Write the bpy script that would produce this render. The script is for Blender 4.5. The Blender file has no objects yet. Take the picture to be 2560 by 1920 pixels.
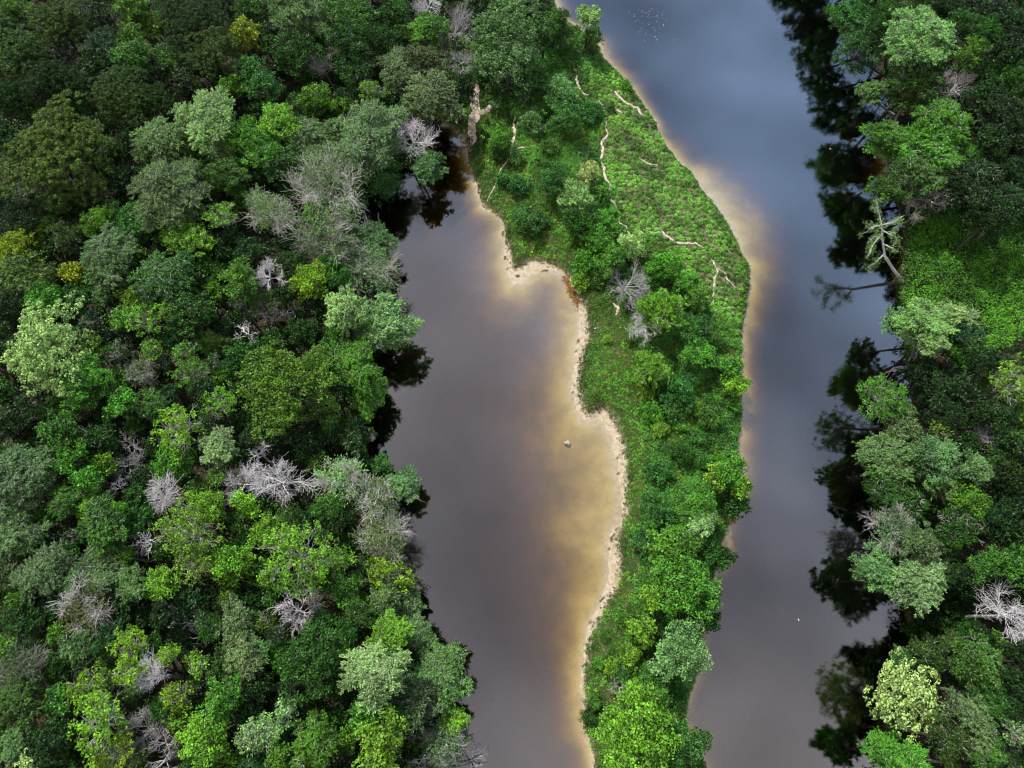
import bpy, math, random
import numpy as np
from mathutils import Vector

# ------------------------------------------------------------------ camera
scene = bpy.context.scene
CAM_H, PITCH, FPX = 100.0, math.radians(22.9), 1707.0
cam_d = bpy.data.cameras.new('camera'); cam = bpy.data.objects.new('camera', cam_d)
scene.collection.objects.link(cam)
cam.location = (0, 0, CAM_H); cam.rotation_euler = (PITCH, 0, 0)
cam_d.sensor_width = 36; cam_d.lens = 36 * FPX / 2560; cam_d.clip_start = 1; cam_d.clip_end = 9000
scene.camera = cam

# ------------------------------------------------------------------ sky and sun
SUN = Vector((-0.42, 0.62, 1.0)).normalized()
EL, AZ = math.asin(SUN.z), math.atan2(SUN.x, SUN.y)
w = bpy.data.worlds.new('World'); scene.world = w; w.use_nodes = True
nt = w.node_tree; nt.nodes.clear()
def N(nt, t, **k):
    n = nt.nodes.new(t)
    for a, b in k.items(): setattr(n, a, b)
    return n
out = N(nt, 'ShaderNodeOutputWorld'); bg = N(nt, 'ShaderNodeBackground')
sky = N(nt, 'ShaderNodeTexSky', sky_type='NISHITA', sun_disc=False, sun_elevation=EL, sun_rotation=AZ, air_density=1.2, dust_density=1.5)
bg.inputs['Strength'].default_value = 0.092
geo = N(nt, 'ShaderNodeTexCoord')
# clouds: noise over the direction projected on a flat cloud layer
sep = N(nt, 'ShaderNodeSeparateXYZ'); nt.links.new(geo.outputs['Generated'], sep.inputs[0])
mx = N(nt, 'ShaderNodeMath', operation='MAXIMUM'); nt.links.new(sep.outputs['Z'], mx.inputs[0]); mx.inputs[1].default_value = 0.08
dx = N(nt, 'ShaderNodeMath', operation='DIVIDE'); dy = N(nt, 'ShaderNodeMath', operation='DIVIDE')
nt.links.new(sep.outputs['X'], dx.inputs[0]); nt.links.new(mx.outputs[0], dx.inputs[1])
nt.links.new(sep.outputs['Y'], dy.inputs[0]); nt.links.new(mx.outputs[0], dy.inputs[1])
cmb = N(nt, 'ShaderNodeCombineXYZ'); nt.links.new(dx.outputs[0], cmb.inputs[0]); nt.links.new(dy.outputs[0], cmb.inputs[1])
nz = N(nt, 'ShaderNodeTexNoise'); nz.inputs['Scale'].default_value = 2.6; nz.inputs['Detail'].default_value = 3.5; nz.inputs['Roughness'].default_value = 0.5
nt.links.new(cmb.outputs[0], nz.inputs['Vector'])
nz2 = N(nt, 'ShaderNodeTexNoise'); nz2.inputs['Scale'].default_value = 1.1; nz2.inputs['Detail'].default_value = 2
mp = N(nt, 'ShaderNodeMapping'); mp.inputs['Location'].default_value = (7.3, 2.1, 0); nt.links.new(cmb.outputs[0], mp.inputs[0]); nt.links.new(mp.outputs[0], nz2.inputs['Vector'])
# cloud colour: warm grey overhead, light blue-grey to the north
ccol = N(nt, 'ShaderNodeMix', data_type='RGBA')
ccol.inputs['A'].default_value = (9.6, 8.8, 9.0, 1); ccol.inputs['B'].default_value = (6.8, 9.8, 15.5, 1)
ramp = N(nt, 'ShaderNodeMapRange'); ramp.inputs['From Min'].default_value = 0.0; ramp.inputs['From Max'].default_value = 1.35; ramp.interpolation_type = 'SMOOTHSTEP'
tw = N(nt, 'ShaderNodeMath', operation='MULTIPLY_ADD'); nt.links.new(dx.outputs[0], tw.inputs[0]); tw.inputs[1].default_value = .65; nt.links.new(dy.outputs[0], tw.inputs[2])
nt.links.new(tw.outputs[0], ramp.inputs['Value']); nt.links.new(ramp.outputs[0], ccol.inputs['Factor'])
dark = N(nt, 'ShaderNodeMapRange'); dark.inputs['From Min'].default_value = 0.32; dark.inputs['From Max'].default_value = 0.68
dark.inputs['To Min'].default_value = 0.45; dark.inputs['To Max'].default_value = 1.32
nt.links.new(nz.outputs[0], dark.inputs['Value'])
cm = N(nt, 'ShaderNodeVectorMath', operation='SCALE'); nt.links.new(ccol.outputs['Result'], cm.inputs[0]); nt.links.new(dark.outputs[0], cm.inputs['Scale'])
cov = N(nt, 'ShaderNodeMapRange'); cov.inputs['From Min'].default_value = 0.35; cov.inputs['From Max'].default_value = 0.6
cov.inputs['To Min'].default_value = 0.55; cov.inputs['To Max'].default_value = 0.95
nt.links.new(nz2.outputs[0], cov.inputs['Value'])
fin = N(nt, 'ShaderNodeMix', data_type='RGBA'); nt.links.new(cov.outputs[0], fin.inputs['Factor'])
nt.links.new(sky.outputs[0], fin.inputs['A']); nt.links.new(cm.outputs[0], fin.inputs['B'])
nt.links.new(fin.outputs['Result'], bg.inputs['Color']); nt.links.new(bg.outputs[0], out.inputs['Surface'])

sl = bpy.data.lights.new('sun', 'SUN'); so = bpy.data.objects.new('sun', sl); scene.collection.objects.link(so)
sl.energy = 5.0; sl.angle = math.radians(.6); sl.color = (1, 0.97, 0.92)
so.rotation_euler = (-SUN).to_track_quat('-Z', 'Y').to_euler()
so.location = (0, 0, 120)
scene.view_settings.view_transform = 'Standard'; scene.view_settings.look = 'None'
scene.view_settings.exposure = 0.3; scene.view_settings.gamma = 1.0; scene.view_settings.use_curve_mapping = False
scene.cycles.max_bounces = 6; scene.cycles.diffuse_bounces = 2; scene.cycles.glossy_bounces = 2
scene.cycles.transmission_bounces = 2; scene.cycles.transparent_max_bounces = 8; scene.cycles.volume_bounces = 0
scene.cycles.use_denoising = False
scene.cycles.pixel_filter_type = 'BLACKMAN_HARRIS'; scene.cycles.filter_width = 1.1
try: scene.cycles.use_denoising = True; scene.cycles.denoising_prefilter = 'ACCURATE'
except Exception: pass

rng = np.random.default_rng(11)
CP, SP = math.cos(PITCH), math.sin(PITCH)
def ray(px, py):
    dx = (px - 1280) / FPX; dy = -(py - 960) / FPX
    return np.array([dx, dy * CP + SP, dy * SP - CP])
def onz(px, py, z=0.0):
    d = ray(px, py); t = (z - CAM_H) / d[2]
    return np.array([d[0] * t, d[1] * t, z])
def topx(x, y, z):
    v = np.array([x, y, z - CAM_H]); yc = v[1] * CP + v[2] * SP; zc = -v[1] * SP + v[2] * CP
    return 1280 + FPX * v[0] / -zc, 960 - FPX * yc / -zc, -zc

# ------------------------------------------------------------------ shorelines (photograph pixels, projected on the water level)
ISLE_R = [(1300,-170),(1352,-60),(1388,10),(1400,40),(1440,70),(1490,104),(1508,147),(1531,170),(1550,189),(1577,216),(1608,262),(1635,301),(1646,332),(1666,366),(1697,409),(1728,432),(1755,478),(1793,521),(1820,563),(1843,606),(1857,640),(1870,663),(1874,690),(1870,740),(1859,794),(1851,852),(1853,902),(1856,950),(1852,1000),(1853,1040),(1849,1080),(1843,1122),(1846,1160),(1838,1219),(1826,1260),(1818,1303),(1812,1346),(1796,1400),(1785,1450),(1772,1511),(1756,1581),(1745,1640),(1742,1685),(1727,1724),(1716,1774),(1708,1801),(1722,1840),(1745,1870),(1770,1920),(1782,1990),(1790,2150),(1790,2600)]
ISLE_L = [(1530,2600),(1515,2150),(1495,1990),(1481,1913),(1473,1870),(1461,1820),(1459,1762),(1457,1685),(1459,1627),(1465,1589),(1484,1535),(1508,1496),(1519,1442),(1523,1396),(1527,1357),(1550,1303),(1558,1242),(1550,1199),(1546,1153),(1531,1111),(1517,1075),(1508,1048),(1481,1057),(1454,1049),(1438,1010),(1430,968),(1434,910),(1446,856),(1450,802),(1446,760),(1430,722),(1415,698),(1392,680),(1357,676),(1322,690),(1303,711),(1282,710),(1271,680),(1262,640),(1260,600),(1257,560),(1234,536),(1203,520),(1195,490),(1184,450),(1176,420),(1166,390),(1161,365),(1150,335),(1125,318)]
WEST = [(1095,322),(1060,380),(1000,420),(945,455),(905,500),(885,560),(890,620),(915,680),(925,760),(915,830),(905,900),(912,960),(905,1020),(890,1080),(895,1145),(930,1190),(960,1240),(965,1300),(970,1370),(975,1430),(985,1480),(1010,1540),(1035,1600),(1050,1660),(1055,1740),(1050,1820),(1060,1920),(1080,2000),(1100,2150),(1100,2600)]
EAST = [(2010,-600),(2050,-460),(2085,-330),(2120,-170),(2150,-60),(2172,30),(2180,120),(2205,200),(2225,270),(2215,340),(2205,390),(2215,450),(2252,530),(2259,625),(2250,717),(2256,775),(2263,871),(2267,941),(2283,1007),(2270,1080),(2262,1180),(2250,1280),(2255,1380),(2252,1440),(2260,1496),(2267,1550),(2283,1608),(2276,1660),(2240,1720),(2215,1800),(2205,1920),(2200,2000),(2190,2150),(2190,2600)]
VEG = [(1440,2600),(1530,2600),(1517,2150),(1499,1990),(1486,1913),(1478,1870),(1466,1820),(1464,1762),(1463,1685),(1466,1627),(1477,1600),(1494,1556),(1521,1504),(1548,1463),(1554,1407),(1547,1345),(1562,1303),(1567,1260),(1570,1199),(1565,1142),(1556,1084),(1535,1041),(1511,1014),(1490,1022),(1465,1030),(1450,987),(1449,930),(1458,891),(1473,856),(1472,810),(1469,775),(1456,733),(1430,690),(1400,665),(1357,648),(1320,655),(1283,668),(1276,640),(1268,600),(1263,560),(1238,530),(1208,512),(1201,485),(1190,450),(1180,415),(1175,390),(1174,365),(1170,345),(1150,331),(1118,312),(1100,306)]

def P2(pts): return np.array([onz(*p)[:2] for p in pts])
iR, iL, wB, eB, vg = map(P2, (ISLE_R, ISLE_L, WEST, EAST, VEG))
BIG = 4000.0
# channel beyond the frame wanders off; far corners close the polygons
land_w = np.vstack([iR, iL, wB, [[wB[-1][0] - 60, -300], [-90, -BIG], [-BIG, -BIG], [-BIG, BIG], [-300, BIG], [-160, 500], [-60, 260]]])
# bottom of the spit: run far south
k = len(iR)
land_w = np.vstack([iR, [[26, -400]], [[14, -400]], iL, wB, [[wB[-1][0] - 40, -400], [-200, -BIG], [-BIG, -BIG], [-BIG, BIG], [-300, BIG], [-160, 500], [-60, 260]]])
land_e = np.vstack([eB, [[90, -400], [60, -BIG], [BIG, -BIG], [BIG, BIG], [0, BIG], [-20, 500], [40, 260]]])
veg_poly_line = vg

def seg_dist(X, Y, poly, closed=True):
    D = np.full(X.shape, 1e9)
    n = len(poly)
    for i in range(n if closed else n - 1):
        a = poly[i]; b = poly[(i + 1) % n]; ab = b - a; L = (ab ** 2).sum() + 1e-9
        t = np.clip(((X - a[0]) * ab[0] + (Y - a[1]) * ab[1]) / L, 0, 1)
        d = (X - a[0] - t * ab[0]) ** 2 + (Y - a[1] - t * ab[1]) ** 2
        np.minimum(D, d, out=D)
    return np.sqrt(D)
def inside(X, Y, poly):
    c = np.zeros(X.shape, bool); n = len(poly); j = n - 1
    for i in range(n):
        xi, yi = poly[i]; xj, yj = poly[j]
        if yi != yj:
            cond = ((yi > Y) != (yj > Y)) & (X < (xj - xi) * (Y - yi) / (yj - yi) + xi)
            c ^= cond
        j = i
    return c
# cheap smooth value noise on world coordinates
_tab = rng.random((257, 257))
def vnoise(x, y, s, off=0.0):
    x = np.asarray(x) / s + 57.3 + off; y = np.asarray(y) / s + 91.7 + off * 1.7
    xi = np.floor(x).astype(int); yi = np.floor(y).astype(int); fx = x - xi; fy = y - yi
    fx = fx * fx * (3 - 2 * fx); fy = fy * fy * (3 - 2 * fy)
    g = lambda a, b: _tab[a % 256, b % 256]
    return (g(xi, yi) * (1 - fx) + g(xi + 1, yi) * fx) * (1 - fy) + (g(xi, yi + 1) * (1 - fx) + g(xi + 1, yi + 1) * fx) * fy
def fbm(x, y, s, off=0.0, o=3):
    r = 0; a = 1; t = 0
    for i in range(o): r = r + a * vnoise(x, y, s / 2 ** i, off + 13 * i); t += a; a *= .55
    return r / t

# ------------------------------------------------------------------ terrain height field
STEP = 0.4
def axis(a, b):
    core = np.arange(a, b + 1e-6, STEP); g = []; s = STEP; v = b
    while v < 3900: s *= 1.28; v += s; g.append(v)
    g = np.array(g); lo = a - (g - b)
    return np.concatenate([lo[::-1], core, g])
AX, AY = axis(-124, 124), axis(-34, 185)
GX, GY = np.meshgrid(AX, AY)
# wiggle of the waterline
WX = GX + (fbm(GX, GY, 2.2, 3) - .5) * .9; WY = GY + (fbm(GX, GY, 2.2, 31) - .5) * .9
in_w, in_e = inside(WX, WY, land_w), inside(WX, WY, land_e)
Dw, De = seg_dist(WX, WY, land_w), seg_dist(WX, WY, land_e)
d_shore = np.minimum(Dw, De); land = in_w | in_e
# distance to named lines
D_iR, D_iL, D_W = seg_dist(GX, GY, iR, False), seg_dist(GX, GY, iL, False), seg_dist(GX, GY, wB, False)
D_v = seg_dist(WX, WY, vg, False)
# spit region
spit_poly = P2(ISLE_R[:] ) ; spit_poly = np.vstack([iR, iL, [onz(1100, 322)[:2], onz(1180, 180)[:2], onz(1160, -100)[:2]]])
SPIT = inside(GX, GY, spit_poly)
veg_poly = np.vstack([iR, vg[1:], [onz(1120, 200)[:2], onz(1160, -100)[:2]]])
VEGIN = inside(WX, WY, veg_poly)
# shelf widths of the shallows
SH = [(1330,720,3.2),(1400,760,3.4),(1430,1000,3.0),(1480,1130,6.6),(1500,1300,7.4),(1480,1450,3.7),(1440,1600,1.9),(1440,1800,1.5),(1470,1900,1.1),(1240,600,2.0),(1200,500,1.3),(1160,400,1.2),(1120,330,.7),
      (1440,60,1.6),(1520,150,2.0),(1640,310,1.3),(1700,400,2.0),(1760,470,4.4),(1840,560,5.2),(1880,650,3.0),(1885,760,1.9),(1870,880,1.4),(1870,1100,1.3),(1830,1310,1.2),(1780,1500,.7),(1720,1770,.7),(1780,1920,.6),
      (900,600,.25),(910,750,.25),(910,900,.25),(930,1150,.25),(960,1300,.25),(1020,1550,.25),(1060,1700,.25),(1060,1850,.25),(1000,430,.25),(2200,100,.2),(2210,300,.2),(2250,600,.2),(2260,800,.2),(2260,1000,.2),(2260,1250,.2),(2260,1500,.2),(2260,1680,.2),(2200,1900,.2)]
sw = np.zeros(GX.shape); sn = np.zeros(GX.shape)
for px, py, wv in SH:
    q = onz(px, py); r2 = (GX - q[0]) ** 2 + (GY - q[1]) ** 2 + 4
    sw += wv / r2 ** 1.6; sn += 1 / r2 ** 1.6
shelf = sw / sn
u = d_shore / shelf
bed = -np.minimum(0.42 * u ** 1.25 * (0.75 + .5 * fbm(GX, GY, 5, 5)), 5.0)
lag = D_iL < D_iR; lim = (1.0 + 1.0 * fbm(GX, GY, 14, 63) + 5 * np.exp(-D_W / 5) + .9 * np.clip((12 - GY) / 25, 0, 1.5))
bed = np.where(lag & ~in_e, -1 / np.sqrt(1 / np.maximum(-bed, 1e-4) ** 2 + 1 / lim ** 2), bed)
bed += (fbm(GX, GY, 3.0, 77) - .5) * .12 * np.clip(u, 0, 1)
bed += .035 * (fbm(GX, GY, 1.1, 91) - .45) * np.exp(-d_shore / 1.2)
# land
sandz = 0.035 * d_shore + .01 + .07 * (fbm(GX, GY, 1.3, 44) - .52)
vdist = np.where(VEGIN, np.minimum(D_v, D_iR), 0)
spit_h = np.where(VEGIN, .16 + 2.6 * (1 - np.exp(-np.minimum(D_iL, D_v) / 9)) * (1 - np.exp(-D_iR / 5.5)) + np.minimum(D_iR, .6) * .5 + .35 * (1 - np.exp(-vdist / .7)), np.minimum(sandz, .3))
forest_h = .08 + .9 * (1 - np.exp(-d_shore / 1.2)) + 2.2 * (1 - np.exp(-d_shore / 18))
Z = np.where(land, np.where(SPIT, spit_h, forest_h), bed)
Z = Z + np.where(land, (fbm(GX, GY, 4, 9) - .5) * .5 * np.clip(d_shore / 4, 0, 1), 0)
Z = np.where(land & ~(SPIT & ~VEGIN), np.maximum(Z, .012), Z)
# far terrain rises very gently into low hills
far = np.clip((np.hypot(GX, GY - 60) - 400) / 3000, 0, 1)
Z = np.where(land, Z + far * 60 * fbm(GX, GY, 700, 4), Z)

def sample(F, x, y):
    x = np.asarray(x, float); y = np.asarray(y, float)
    i = np.clip(np.searchsorted(AX, x) - 1, 0, len(AX) - 2); j = np.clip(np.searchsorted(AY, y) - 1, 0, len(AY) - 2)
    fx = np.clip((x - AX[i]) / (AX[i + 1] - AX[i]), 0, 1); fy = np.clip((y - AY[j]) / (AY[j + 1] - AY[j]), 0, 1)
    return (F[j, i] * (1 - fx) + F[j, i + 1] * fx) * (1 - fy) + (F[j + 1, i] * (1 - fx) + F[j + 1, i + 1] * fx) * fy
SD = np.where(land, d_shore, -d_shore)
def ground(x, y): return sample(Z, x, y)
def drop(px, py, up=0.0):
    z = up
    for _ in range(6):
        p = onz(px, py, z); z = float(ground(p[0], p[1])) + up
    return onz(px, py, z)

# ------------------------------------------------------------------ mesh helpers
def build(name, co, faces, mat, parent=None, attr=None, smooth=False, link=True):
    """co (n,3); faces (m,4) or (m,3) int array"""
    me = bpy.data.meshes.new(name); co = np.ascontiguousarray(co, dtype=np.float32); faces = np.ascontiguousarray(faces, dtype=np.int32)
    kf = faces.shape[1]
    me.vertices.add(len(co)); me.vertices.foreach_set('co', co.ravel())
    me.loops.add(faces.size); me.loops.foreach_set('vertex_index', faces.ravel())
    me.polygons.add(len(faces)); me.polygons.foreach_set('loop_start', np.arange(0, faces.size, kf, dtype=np.int32))
    me.update(calc_edges=True)
    if smooth: me.polygons.foreach_set('use_smooth', np.ones(len(faces), bool))
    if attr:
        for nm, (dom, vals) in attr.items():
            a = me.attributes.new(nm, 'FLOAT', dom); a.data.foreach_set('value', np.ascontiguousarray(vals, dtype=np.float32))
    me.materials.append(mat)
    if not link: return me
    o = bpy.data.objects.new(name, me); scene.collection.objects.link(o)
    if parent: o.parent = parent
    return o
def tag(o, label=None, cat=None, group=None, kind=None):
    if label: o['label'] = label
    if cat: o['category'] = cat
    if group: o['group'] = group
    if kind: o['kind'] = kind
    return o
def grid_faces(nx, ny):
    i = np.arange(nx - 1); j = np.arange(ny - 1); I, J = np.meshgrid(i, j); a = (J * nx + I).ravel()
    return np.stack([a, a + 1, a + nx + 1, a + nx], 1)

def newmat(name):
    m = bpy.data.materials.new(name); m.use_nodes = True; nt = m.node_tree; nt.nodes.clear()
    o = N(nt, 'ShaderNodeOutputMaterial'); return m, nt, o

# leaf material: object colour x per-leaf value; a little light passes through the leaf
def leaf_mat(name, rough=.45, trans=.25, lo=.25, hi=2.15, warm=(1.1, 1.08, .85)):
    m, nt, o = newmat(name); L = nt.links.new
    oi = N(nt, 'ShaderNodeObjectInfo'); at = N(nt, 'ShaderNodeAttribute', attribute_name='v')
    mr = N(nt, 'ShaderNodeMapRange'); mr.inputs['To Min'].default_value = lo; mr.inputs['To Max'].default_value = hi  # wide range: leaf variation plus highlights and blacks painted into the colour
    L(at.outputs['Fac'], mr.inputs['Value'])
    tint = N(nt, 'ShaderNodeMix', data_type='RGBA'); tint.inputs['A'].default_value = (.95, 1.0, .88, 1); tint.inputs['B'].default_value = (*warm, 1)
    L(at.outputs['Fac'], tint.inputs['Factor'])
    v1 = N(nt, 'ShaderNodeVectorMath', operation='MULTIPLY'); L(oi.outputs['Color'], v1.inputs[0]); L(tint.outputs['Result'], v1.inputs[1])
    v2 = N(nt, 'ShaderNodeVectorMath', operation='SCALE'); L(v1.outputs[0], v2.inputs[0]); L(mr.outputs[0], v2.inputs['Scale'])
    b = N(nt, 'ShaderNodeBsdfPrincipled'); b.inputs['Roughness'].default_value = rough; b.inputs['Specular IOR Level'].default_value = .22
    L(v2.outputs[0], b.inputs['Base Color'])
    t = N(nt, 'ShaderNodeBsdfTranslucent'); L(v2.outputs[0], t.inputs['Color'])
    mx = N(nt, 'ShaderNodeMixShader'); mx.inputs[0].default_value = trans; L(b.outputs[0], mx.inputs[1]); L(t.outputs[0], mx.inputs[2]); L(mx.outputs[0], o.inputs[0])
    return m
def plain(name, col, rough=.8, noise=.3, scale=3.0, col2=None, spec=.3):
    m, nt, o = newmat(name); L = nt.links.new
    tc = N(nt, 'ShaderNodeTexCoord'); nz = N(nt, 'ShaderNodeTexNoise'); nz.inputs['Scale'].default_value = scale; nz.inputs['Detail'].default_value = 6
    L(tc.outputs['Object'], nz.inputs['Vector'])
    mix = N(nt, 'ShaderNodeMix', data_type='RGBA'); c2 = col2 or tuple(c * (1 - noise) for c in col)
    mix.inputs['A'].default_value = (*c2, 1); mix.inputs['B'].default_value = (*col, 1)
    mr = N(nt, 'ShaderNodeMapRange'); mr.inputs['From Min'].default_value = .35; mr.inputs['From Max'].default_value = .65; L(nz.outputs[0], mr.inputs[0]); L(mr.outputs[0], mix.inputs['Factor'])
    b = N(nt, 'ShaderNodeBsdfPrincipled'); b.inputs['Roughness'].default_value = rough; b.inputs['Specular IOR Level'].default_value = spec
    L(mix.outputs['Result'], b.inputs['Base Color']); L(b.outputs[0], o.inputs[0])
    return m
M_leaf = leaf_mat('leaf'); M_needle = leaf_mat('pine_needle', .55, .12, .3, 2.2, (1.15, 1.15, .65))
M_grass = leaf_mat('grass_blade', .6, .2, .45, 1.6, (1.5, 1.05, .8))
M_bark = plain('bark', (.20, .17, .145), .9, .5, 2.0)
def bark_obj(name):
    m, nt, o = newmat(name); L = nt.links.new
    oi = N(nt, 'ShaderNodeObjectInfo'); tc = N(nt, 'ShaderNodeTexCoord'); nz = N(nt, 'ShaderNodeTexNoise'); nz.inputs['Scale'].default_value = 4; nz.inputs['Detail'].default_value = 5
    L(tc.outputs['Object'], nz.inputs['Vector']); mr = N(nt, 'ShaderNodeMapRange'); mr.inputs['To Min'].default_value = .55; mr.inputs['To Max'].default_value = 1.3; L(nz.outputs[0], mr.inputs[0])
    v = N(nt, 'ShaderNodeVectorMath', operation='SCALE'); L(oi.outputs['Color'], v.inputs[0]); L(mr.outputs[0], v.inputs['Scale'])
    b = N(nt, 'ShaderNodeBsdfPrincipled'); b.inputs['Roughness'].default_value = .85; b.inputs['Specular IOR Level'].default_value = .2; L(v.outputs[0], b.inputs['Base Color']); L(b.outputs[0], o.inputs[0])
    return m
M_branch = bark_obj('branch_bark')

# ------------------------------------------------------------------ terrain object
def terrain_mat():
    m, nt, o = newmat('ground'); L = nt.links.new
    A = lambda n: N(nt, 'ShaderNodeAttribute', attribute_name=n).outputs['Fac']
    tc = N(nt, 'ShaderNodeTexCoord')
    def noise(s, d=5, r=.6):
        n = N(nt, 'ShaderNodeTexNoise'); n.inputs['Scale'].default_value = s; n.inputs['Detail'].default_value = d; n.inputs['Roughness'].default_value = r
        L(tc.outputs['Object'], n.inputs['Vector']); return n.outputs[0]
    def mix(f, a, b):
        x = N(nt, 'ShaderNodeMix', data_type='RGBA')
        if hasattr(f, 'links'): L(f, x.inputs['Factor'])
        else: x.inputs['Factor'].default_value = f
        for s, k in ((a, 'A'), (b, 'B')):
            if isinstance(s, tuple): x.inputs[k].default_value = (*s, 1)
            else: L(s, x.inputs[k])
        return x.outputs['Result']
    def rng_(v, a, b, c=0, d=1):
        r = N(nt, 'ShaderNodeMapRange'); L(v, r.inputs[0]); r.inputs[1].default_value = a; r.inputs[2].default_value = b; r.inputs[3].default_value = c; r.inputs[4].default_value = d; return r.outputs[0]
    sand = mix(rng_(noise(1.6), .4, .62), (.31, .26, .18), (.44, .375, .28))
    sand = mix(rng_(noise(7, 3), .52, .7), sand, (.27, .20, .12))
    silt = mix(rng_(noise(.35), .4, .6), (.31, .24, .070), (.41, .315, .100))
    bedc = mix(A('wet'), sand, silt)
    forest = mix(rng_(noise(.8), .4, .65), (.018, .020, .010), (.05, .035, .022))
    turf = mix(rng_(noise(.5), .38, .66), (.022, .050, .010), (.06, .075, .022))
    turf = mix(rng_(noise(2.6), .56, .68), turf, (.20, .15, .09))
    turf = mix(A('slope'), turf, mix(rng_(noise(1.2), .4, .62), (.025, .045, .012), (.15, .135, .075)))
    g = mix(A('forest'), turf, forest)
    c = mix(A('sand'), g, bedc)
    b = N(nt, 'ShaderNodeBsdfPrincipled'); b.inputs['Roughness'].default_value = .9; b.inputs['Specular IOR Level'].default_value = .15
    L(c, b.inputs['Base Color'])
    bp = N(nt, 'ShaderNodeBump'); bp.inputs['Strength'].default_value = .5; bp.inputs['Distance'].default_value = .12; L(noise(3, 6), bp.inputs['Height']); L(bp.outputs[0], b.inputs['Normal'])
    L(b.outputs[0], o.inputs[0]); return m
sand_a = np.where(land & SPIT, np.where(VEGIN, np.clip(1 - (vdist - .0) / .35, 0, 1) * .9, 1.0), np.where(land, 0, np.clip((np.minimum(D_W, De) - 1.2) / 3, 0.04, 1)))
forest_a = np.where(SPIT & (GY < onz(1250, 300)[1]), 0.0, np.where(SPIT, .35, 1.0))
wet_a = np.clip((.03 - Z) / .12, 0, 1)
co = np.stack([GX.ravel(), GY.ravel(), Z.ravel()], 1)
terr = build('ground', co, grid_faces(len(AX), len(AY)), terrain_mat(), smooth=True,
             attr={'sand': ('POINT', sand_a.ravel()), 'forest': ('POINT', forest_a.ravel()), 'wet': ('POINT', wet_a.ravel()), 'slope': ('POINT', inside(WX, WY, P2([(1470,250),(1540,195),(1590,235),(1650,325),(1710,425),(1760,490),(1860,640),(1875,700),(1845,820),(1770,750),(1700,690),(1630,600),(1560,560),(1510,470),(1490,380)])).ravel().astype(float))})
tag(terr, 'forest floor, sandy shores and river bed under the water', None, None, 'structure')

# ------------------------------------------------------------------ water: a body of silty water over the bed
def water_mat():
    m, nt, o = newmat('water'); L = nt.links.new
    tc = N(nt, 'ShaderNodeTexCoord')
    n1 = N(nt, 'ShaderNodeTexNoise'); n1.inputs['Scale'].default_value = 1.8; n1.inputs['Detail'].default_value = 6; n1.inputs['Roughness'].default_value = .62; L(tc.outputs['Object'], n1.inputs['Vector'])
    bp = N(nt, 'ShaderNodeBump'); bp.inputs['Strength'].default_value = .10; bp.inputs['Distance'].default_value = .05; L(n1.outputs[0], bp.inputs['Height'])
    tr = N(nt, 'ShaderNodeBsdfTransparent'); gl = N(nt, 'ShaderNodeBsdfGlossy'); gl.inputs['Roughness'].default_value = .02; L(bp.outputs[0], gl.inputs['Normal'])
    lw = N(nt, 'ShaderNodeLayerWeight'); lw.inputs['Blend'].default_value = .5; L(bp.outputs[0], lw.inputs['Normal'])
    pw = N(nt, 'ShaderNodeMath', operation='POWER'); L(lw.outputs['Facing'], pw.inputs[0]); pw.inputs[1].default_value = 4
    fr = N(nt, 'ShaderNodeMapRange'); fr.inputs['To Min'].default_value = .20; L(pw.outputs[0], fr.inputs['Value'])
    mx = N(nt, 'ShaderNodeMixShader'); L(fr.outputs[0], mx.inputs[0]); L(tr.outputs[0], mx.inputs[1]); L(gl.outputs[0], mx.inputs[2]); L(mx.outputs[0], o.inputs['Surface'])
    va = N(nt, 'ShaderNodeVolumeAbsorption'); va.inputs['Color'].default_value = (.58, .47, .05, 1); va.inputs['Density'].default_value = 2.0
    L(va.outputs[0], o.inputs['Volume'])
    return m
def box(x0, x1, y0, y1, z0, z1):
    c = np.array([(x, y, z) for z in (z0, z1) for x, y in ((x0, y0), (x1, y0), (x1, y1), (x0, y1))], float)
    f = np.array([(3, 2, 1, 0), (4, 5, 6, 7), (0, 1, 5, 4), (1, 2, 6, 5), (2, 3, 7, 6), (3, 0, 4, 7)])
    return c, f
c, f = box(-3800, 3800, -3800, 3800, -9, 0)
wat = build('water', c, f, water_mat()); tag(wat, 'calm grey blue river and pond water', None, None, 'structure')

# ------------------------------------------------------------------ tubes
class Tubes:
    def __init__(s): s.co = []; s.f = []; s.n = 0
    def tube(s, pts, rad, k=4):
        pts = np.asarray(pts, float); m = len(pts); rad = np.asarray(rad, float)
        t = np.gradient(pts, axis=0); t /= np.linalg.norm(t, axis=1)[:, None] + 1e-9
        ref = np.array([0, 0, 1.0]) if abs(t[0][2]) < .8 else np.array([1.0, 0, 0])
        a = np.cross(t, ref); a /= np.linalg.norm(a, axis=1)[:, None] + 1e-9; b = np.cross(t, a)
        th = np.arange(k) * 2 * math.pi / k
        v = pts[:, None] + rad[:, None, None] * (np.cos(th)[None, :, None] * a[:, None] + np.sin(th)[None, :, None] * b[:, None])
        s.co.append(v.reshape(-1, 3))
        i = np.arange(m - 1)[:, None] * k; j = np.arange(k)[None]; j2 = (j + 1) % k
        s.f.append((s.n + np.stack([i + j, i + j2, i + k + j2, i + k + j], -1)).reshape(-1, 4)); s.n += m * k
    def mesh(s, name, mat): return build(name, np.vstack(s.co), np.vstack(s.f), mat, link=False, smooth=True)

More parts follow.
